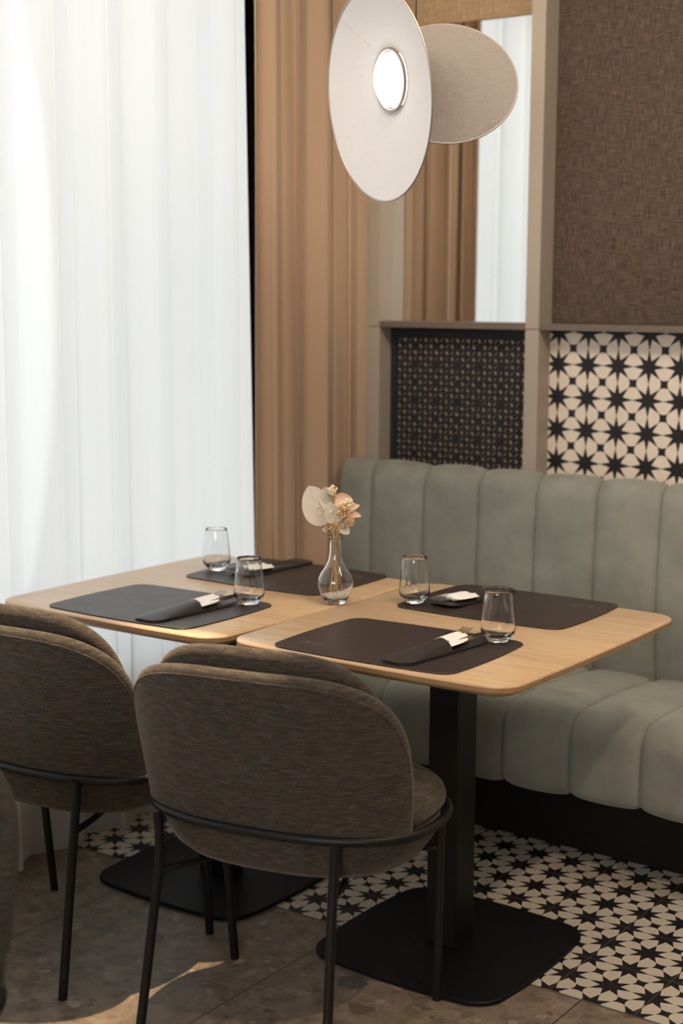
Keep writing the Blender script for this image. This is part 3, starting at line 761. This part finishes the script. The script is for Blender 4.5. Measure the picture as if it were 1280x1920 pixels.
# ------------------------------------------------------------------ tumblers
def make_tumbler():
    prof_o = [(0.0, 0.0008), (0.018, 0.0005), (0.0215, 0.0015), (0.0235, 0.005), (0.030, 0.011), (0.0358, 0.018), (0.0382, 0.026), (0.0384, 0.033), (0.0372, 0.045), (0.0340, 0.075), (0.0300, 0.108), (0.0290, 0.1145)]
    prof_i = [(0.0286, 0.1150), (0.0283, 0.1145), (0.0293, 0.108), (0.0333, 0.075), (0.0365, 0.045), (0.0376, 0.033), (0.0368, 0.0255), (0.0325, 0.0190), (0.022, 0.0140), (0.010, 0.0125), (0.0, 0.012)]
    N = 96; mb = MB(); rings = []
    for r, z in prof_o + prof_i:
        inner = (r, z) in prof_i
        ring_ = []
        for j in range(N):
            a = 2 * PI * j / N; rr = max(r, 0.00001)
            if inner and 0.02 < z < 0.10: rr *= 1 - 0.010 * abs(math.cos(a * 7)) ** 6 * math.sin((z - 0.02) / 0.08 * PI)
            ring_.append((rr * math.cos(a), rr * math.sin(a), z))
        rings.append(ring_)
    mb.loft(rings, True, False, False)
    o = mb.build('water_glass', 'glass', None, 50)
    return o
tb = make_tumbler()
for i, (x, y, lb) in enumerate([(0.508, 0.335, 'clear tapered tumbler at the corner of the middle chair placemat, nearest glass'),
                                (0.138, 0.572, 'clear tapered tumbler on the sofa-side placemat, right of the vase'),
                                (-0.176, 0.318, 'clear tapered tumbler on the placemat of the left chair, left of the vase'),
                                (-0.530, 0.612, 'clear tapered tumbler furthest back, against the white curtain')]):
    g_ = tb if i == 0 else copy_tree(tb)
    g_.location = (x, y, ZM); g_.rotation_euler = (0, 0, i * 0.37); tag(g_, lb, 'glass', 'water tumblers')

# ------------------------------------------------------------------ vase with dried flowers
VX, VY = -0.021, 0.462
def bulb(r0):
    return r0
vp = [(0.0, 0.0006), (0.024, 0.0006), (0.0258, 0.0025), (0.0262, 0.006), (0.0300, 0.012), (0.0370, 0.024), (0.0425, 0.038), (0.0440, 0.050), (0.0425, 0.061), (0.0370, 0.074), (0.0290, 0.086), (0.0220, 0.097), (0.0175, 0.109), (0.0150, 0.124), (0.0140, 0.142), (0.0140, 0.156), (0.0152, 0.161), (0.0172, 0.1635), (0.0168, 0.1655)]
vi = [(r - 0.0018, z) for r, z in vp[::-1] if z > 0.008]
vi = [(vi[0][0] - 0.001, 0.166)] + vi[1:] + [(0.022, 0.0085), (0.0, 0.008)]
vm = MB().lathe([(max(r, 1e-5), z) for r, z in vp + vi], n=72)
va_ = vm.build('vase', 'glass', None, 50, loc=(VX, VY, ZT))
tag(va_, 'small clear glass bottle vase with round belly, between the two tables', 'vase')
# crystals at the bottom: uncountable
cr = MB(); rr = random.Random(3)
for k in range(210):
    a = rr.uniform(0, 2 * PI); z = 0.0125 + rr.random() ** 1.3 * 0.013; rmax = 0.020 + (z - 0.0125) * 0.75
    r = rmax * math.sqrt(rr.random()); cr.ico((r * math.cos(a), r * math.sin(a), z), rr.uniform(0.0016, 0.0030), 1, (1, rr.uniform(.6, 1), rr.uniform(.6, 1)))
tag(cr.build('crystal_gravel', 'white_crystal', None, 20, loc=(VX, VY, ZT)), 'white crystal gravel filling the bottom of the glass vase', 'gravel', kind='stuff')
# picture-aligned basis at the vase (world directions to its right and towards the room)
RX = Vector((0.812, 0.583, 0)).normalized(); FX = Vector((-0.583, 0.812, 0)).normalized()
def vpt(r, z, d=0.0): return Vector((0, 0, 0)) + RX * r + FX * d + Vector((0, 0, z))   # r right, z up, d away
def stem(mb, top, seed, r=0.0009):
    rr = random.Random(seed); bx_ = -top.dot(RX) * rr.uniform(0.25, 0.75); bx_ = max(-0.024, min(0.024, bx_)); bd = rr.uniform(-0.016, 0.016)
    base = vpt(bx_, 0.030, bd); neck = vpt(rr.uniform(-0.006, 0.006), 0.150, rr.uniform(-0.006, 0.006))
    pts = [base, base.lerp(neck, 0.5), neck] + bez(neck, neck + Vector((0, 0, 0.018)), top, 8)[1:]
    mb.tube(pts, r, 6)
def leaf_thing(name, label, cat, base, tip, width, nrm, matn, seed, tipn=0.006, group=None, notch=False, veins=True, curl=0.25, stemr=0.0009):
    root = empty(name, (VX, VY, ZT)); tag(root, label, cat, group)
    base = Vector(base); tip = Vector(tip); ax = (tip - base); L = ax.length; ax.normalize(); n = Vector(nrm).normalized(); n = (n - ax * n.dot(ax)).normalized(); sd = ax.cross(n)
    def S(u, w_):     # u along 0..1, w -1..1
        uu = min(1.0, u * 0.985 + 0.012); wd = width / 2 * (math.sin(PI * uu ** 0.80) ** 0.60) * (1 if u < 0.9 else 1 - 0.35 * (u - 0.9) / 0.1)
        return base + ax * (u * L) + sd * (w_ * wd) + n * (curl * width * 0.5 * (w_ * w_ - 0.3) * math.sin(PI * u) + 0.12 * L * math.sin(PI * u) * curl)
    v = []; f = []; NU, NW = 22, 12
    for side in (0, 1):
        for i in range(NU + 1):
            for j in range(NW + 1): v.append(S(i / NU, j / NW * 2 - 1) + n * (0.0004 * side))
    nn = (NU + 1) * (NW + 1)
    for b in (0, nn):
        for i in range(NU):
            for j in range(NW): a = b + i * (NW + 1) + j; f.append((a, a + 1, a + NW + 2, a + NW + 1))
    obj('leaf', v, f, matn, root, 180)
    if veins:
        mb = MB(); mb.tube([S(u / 10, 0) + n * 0.0006 for u in range(11)], 0.0007, 5)
        for k in range(1, 9):
            u0 = k / 10
            for s_ in (-1, 1): mb.tube([S(min(1, u0 + 0.16 * q), s_ * q * 0.97) + n * 0.0006 for q in (0, .25, .5, .75, 1)], 0.00035, 4)
        mb.tube([S(min(1, q / 20), 1) for q in range(21)], 0.0005, 4); mb.tube([S(min(1, q / 20), -1) for q in range(21)], 0.0005, 4)
        mb.build('vein', 'vein', root)
    mb = MB(); stem(mb, base, seed, stemr); mb.build('stem', 'straw', root)
    return root
# heights: picture scale about 830 px per metre, vase foot at 1135
leaf_thing('skeleton_leaf', 'large round translucent skeleton leaf at the left of the bouquet', 'dried leaf', vpt(-0.026, 0.196, 0.0), vpt(-0.066, 0.290, -0.005), 0.076, -F + RX * 0.1, 'skeleton', 1, curl=0.12)
leaf_thing('skeleton_leaf', 'smaller cream skeleton leaf in the middle of the bouquet, in front', 'dried leaf', vpt(0.000, 0.200, -0.014), vpt(-0.014, 0.252, -0.018), 0.043, -F - RX * 0.35 + Vector((0, 0, 0.3)), 'cream', 2, curl=0.3)
leaf_thing('dried_petal', 'cream upright dried petal at the top of the bouquet', 'dried petal', vpt(-0.008, 0.225, 0.004), vpt(-0.046, 0.280, 0.006), 0.026, -F + Vector((0, 0, .4)), 'cream', 3, veins=False, curl=0.5)
leaf_thing('dried_petal', 'broad peach dried petal at the upper right of the bouquet', 'dried petal', vpt(-0.008, 0.250, 0.010), vpt(0.042, 0.254, 0.012), 0.036, -F + Vector((0, 0, .5)), 'peach', 4, veins=False, curl=0.5)
leaf_thing('dried_petal', 'peach dried petal pointing right, second from the top', 'dried petal', vpt(0.020, 0.224, 0.0), vpt(0.058, 0.243, 0.004), 0.024, -F + Vector((0, 0, .8)), 'peach', 5, veins=False, curl=0.6)
leaf_thing('dried_petal', 'peach dried petal pointing right, lowest of the peach petals', 'dried petal', vpt(0.022, 0.218, -0.006), vpt(0.062, 0.217, -0.002), 0.021, -F + Vector((0, 0, .8)), 'peach', 6, veins=False, curl=0.6)
leaf_thing('dried_petal', 'small white dried petal drooping over the right rim of the vase', 'dried petal', vpt(0.010, 0.196, -0.008), vpt(0.033, 0.174, -0.010), 0.024, -F, 'cream', 7, veins=False, curl=0.4)
def sprig(name, label, top, n, spread, matn, seed, r0=0.0020, droop=0.0):
    root = empty(name, (VX, VY, ZT)); tag(root, label, 'dried flower')
    rr = random.Random(seed); top = Vector(top); neck = vpt(rr.uniform(-.005, .005), 0.158, 0); hub = neck.lerp(top, 0.62)
    sm = MB(); stem(sm, hub, seed + 50, 0.0008); bm_ = MB()
    for k in range(n):
        d = Vector((rr.gauss(0, 1), rr.gauss(0, 1), rr.gauss(0.1, 1))).normalized() * spread * rr.random() ** 0.5
        q = top + d; sm.tube(bez(hub, hub.lerp(q, 0.5) + Vector((0, 0, 0.004)), q, 5), 0.00028, 4)
        bm_.ico(q, rr.uniform(0.7, 1.25) * r0, 1, (1, 1, rr.uniform(.8, 1.3)))
    sm.build('stem', 'straw', root); bm_.build('seed_cluster', matn, root, 60)
sprig('dried_flower', 'pale golden seed cluster at the top of the bouquet', vpt(-0.008, 0.280, -0.01), 70, 0.013, 'pale_seed', 11, 0.0024)
sprig('dried_flower', 'pale seed cluster in front of the peach petals', vpt(0.030, 0.248, -0.022), 80, 0.016, 'pale_seed', 12, 0.0024)
sprig('dried_flower', 'golden seed cluster in the centre of the bouquet', vpt(0.016, 0.236, -0.024), 120, 0.020, 'gold_seed', 13, 0.0025)
sprig('dried_flower', 'brown-gold fluffy seed head at the lower right of the bouquet', vpt(0.034, 0.207, -0.014), 120, 0.015, 'gold_seed', 14, 0.0018)
sprig('dried_flower', 'golden seed cluster just above the vase mouth', vpt(0.0, 0.197, -0.010), 120, 0.022, 'gold_seed', 15, 0.0017)
sprig('dried_flower', 'loose white berries between the two skeleton leaves', vpt(-0.028, 0.232, -0.018), 16, 0.022, 'cream', 16, 0.0026)
sprig('dried_flower', 'tiny sprig of white buds hanging over the left side of the vase', vpt(-0.027, 0.184, -0.004), 7, 0.009, 'cream', 17, 0.0022)
# bunny tail
bt = empty('bunny_tail_grass', (VX, VY, ZT)); tag(bt, 'fluffy white bunny-tail grass head at the top of the bouquet', 'dried grass')
hb = MB(); rr = random.Random(5); c0 = vpt(-0.024, 0.270, 0.003)
for k in range(260):
    d = Vector((rr.gauss(0, 1), rr.gauss(0, 1), rr.gauss(0, 1) + 0.6)).normalized(); s0 = c0 + Vector((d.x * 0.004, d.y * 0.004, d.z * 0.009)); hb.tube([s0, s0 + d * 0.009], 0.00022, 3)
hb.ico(c0, 0.006, 2, (0.8, 0.8, 1.5)); hb.build('fluffy_head', 'cream', bt); mb = MB(); stem(mb, c0, 77); mb.build('stem', 'straw', bt)
gs = empty('green_sprig', (VX, VY, ZT)); tag(gs, 'tiny green sprig lying on the drooping white petal', 'sprig')
mb = MB(); stem(mb, vpt(0.014, 0.188, -0.014), 91, 0.0006); mb.tube([vpt(0.014, 0.188, -0.014), vpt(0.030, 0.190, -0.014)], 0.0006, 4)
mb.tube([vpt(0.018, 0.188, -0.014), vpt(0.026, 0.194, -0.014)], 0.0006, 4); mb.tube([vpt(0.020, 0.189, -0.014), vpt(0.027, 0.184, -0.014)], 0.0006, 4); mb.build('twig', 'green_leaf', gs)

# ------------------------------------------------------------------ pendant lamp
LC = Vector((0.0657, 0.500, 1.959))
n1 = Vector((-0.448, -0.886, -0.124)).normalized()
maj = (U_ * 0.978 - R_ * 0.207); maj = (maj - n1 * maj.dot(n1)).normalized()       # long axis, pointing up-left
mn = n1.cross(maj).normalized()
lamp = empty('pendant_lamp', LC)
tag(lamp, 'pendant lamp with two round fabric shades and a glowing opal disc, over the tables', 'lamp')
def shade(center, n_, e1, R, nc, rn, matn, lampo, name, bulge=0.0, th=0.0016):
    e2 = n_.cross(e1); NA, NR = 96, 14; v = []; f = []
    for side in (0, 1):
        for k in range(NR + 1):
            t_ = k / NR
            for j in range(NA):
                a = 2 * PI * j / NA; d = e1 * math.cos(a) + e2 * math.sin(a)
                p = (center + d * R) * t_ + (nc + d * rn) * (1 - t_) + n_ * (bulge * math.sin(PI * t_)) - n_ * th * side
                v.append(p)
    m = (NR + 1) * NA
    for b in (0, m):
        for k in range(NR):
            for j in range(NA): j2 = (j + 1) % NA; f.append((b + k * NA + j, b + k * NA + j2, b + (k + 1) * NA + j2, b + (k + 1) * NA + j))
    for k in (0, NR):
        for j in range(NA): j2 = (j + 1) % NA; f.append((k * NA + j, k * NA + j2, m + k * NA + j2, m + k * NA + j))
    s = obj(name, v, f, matn, lampo, 40)
    MB().tube([center + (e1 * math.cos(2 * PI * j / NA) + e2 * math.sin(2 * PI * j / NA)) * R - n_ * th / 2 for j in range(NA)], 0.0022, 8, closed=True).build('rim', 'rim_metal', s)
    return s
Z0 = Vector((0, 0, 0))
nc1 = -n1 * 0.046 + maj * 0.034
s1 = shade(Z0, n1, maj, 0.243, nc1, 0.074, 'shade_white', lamp, 'front_shade', -0.006)
e2_ = n1.cross(maj)
def disc_ring(mb, c, n_, e1, R, r): 
    e2 = n_.cross(e1); return mb.tube([c + (e1 * math.cos(2 * PI * j / 64) + e2 * math.sin(2 * PI * j / 64)) * R for j in range(64)], r, 8, closed=True)
disc_ring(MB(), nc1 + n1 * 0.004, n1, maj, 0.0700, 0.0040).build('collar', 'bronze', lamp)
a_ = math.radians(24); dd = maj * math.cos(a_) + e2_ * math.sin(a_)
MB().tube([(dd * 0.243) * (k / 12) + (nc1 + dd * 0.074) * (1 - k / 12) - n1 * 0.006 * math.sin(PI * k / 12) + n1 * 0.0004 for k in range(13)], 0.0007, 6).build('seam', 'rim_metal', s1)
# opal dome
mb = MB(); rings = []
for k in range(12):
    a = PI / 2 * k / 12; rings.append([nc1 + n1 * (0.004 + 0.026 * math.sin(a)) + (maj * math.cos(2 * PI * j / 64) + e2_ * math.sin(2 * PI * j / 64)) * (0.0625 * math.cos(a)) for j in range(64)])
rings.insert(0, [nc1 - n1 * 0.012 + (maj * math.cos(2 * PI * j / 64) + e2_ * math.sin(2 * PI * j / 64)) * 0.0625 for j in range(64)])
mb.loft(rings); mb.build('opal_disc', 'opal', lamp)
# hub behind the opal disc
hubc = nc1 - n1 * 0.05
mb = MB(); rings = []
for r, h in ((0.060, -0.014), (0.062, -0.020), (0.055, -0.045), (0.030, -0.060), (0.012, -0.062)):
    rings.append([nc1 + n1 * h + (maj * math.cos(2 * PI * j / 48) + e2_ * math.sin(2 * PI * j / 48)) * r for j in range(48)])
mb.loft(rings); mb.build('lamp_housing', 'rim_metal', lamp)
# rear shade
def onray(px, py, depth):
    return CAM + (F + R_ * ((px - 640) / 2793.85) - U_ * ((py - 960) / 2793.85)) * depth
c2 = Vector(onray(835, 156, 3.60)) - LC
n2 = (F * 0.93 - U_ * 0.36).normalized()
e12 = (U_ - n2 * U_.dot(n2)).normalized()
nc2 = c2 - n2 * 0.105 - R_ * 0.070 + U_ * 0.006
s2 = shade(c2, n2, e12, 0.1735, nc2, 0.020, 'shade_linen', lamp, 'rear_shade', 0.016)
MB().tube([nc2 + n2 * 0.004, nc2.lerp(hubc, 0.5), hubc - n1 * 0.008], 0.012, 16).build('connecting_arm', 'rim_metal', lamp)
top = nc2.lerp(hubc, 0.35)
MB().tube([top, Vector((top.x, top.y, ZC - LC.z - 0.025))], 0.0016, 8).build('cord', 'black', lamp)
MB().lathe([(0.001, 0.0), (0.045, 0.0), (0.048, 0.004), (0.048, 0.0245), (0.001, 0.0248)], c=(top.x, top.y, ZC - LC.z - 0.025), n=40).build('canopy', 'rim_metal', lamp)
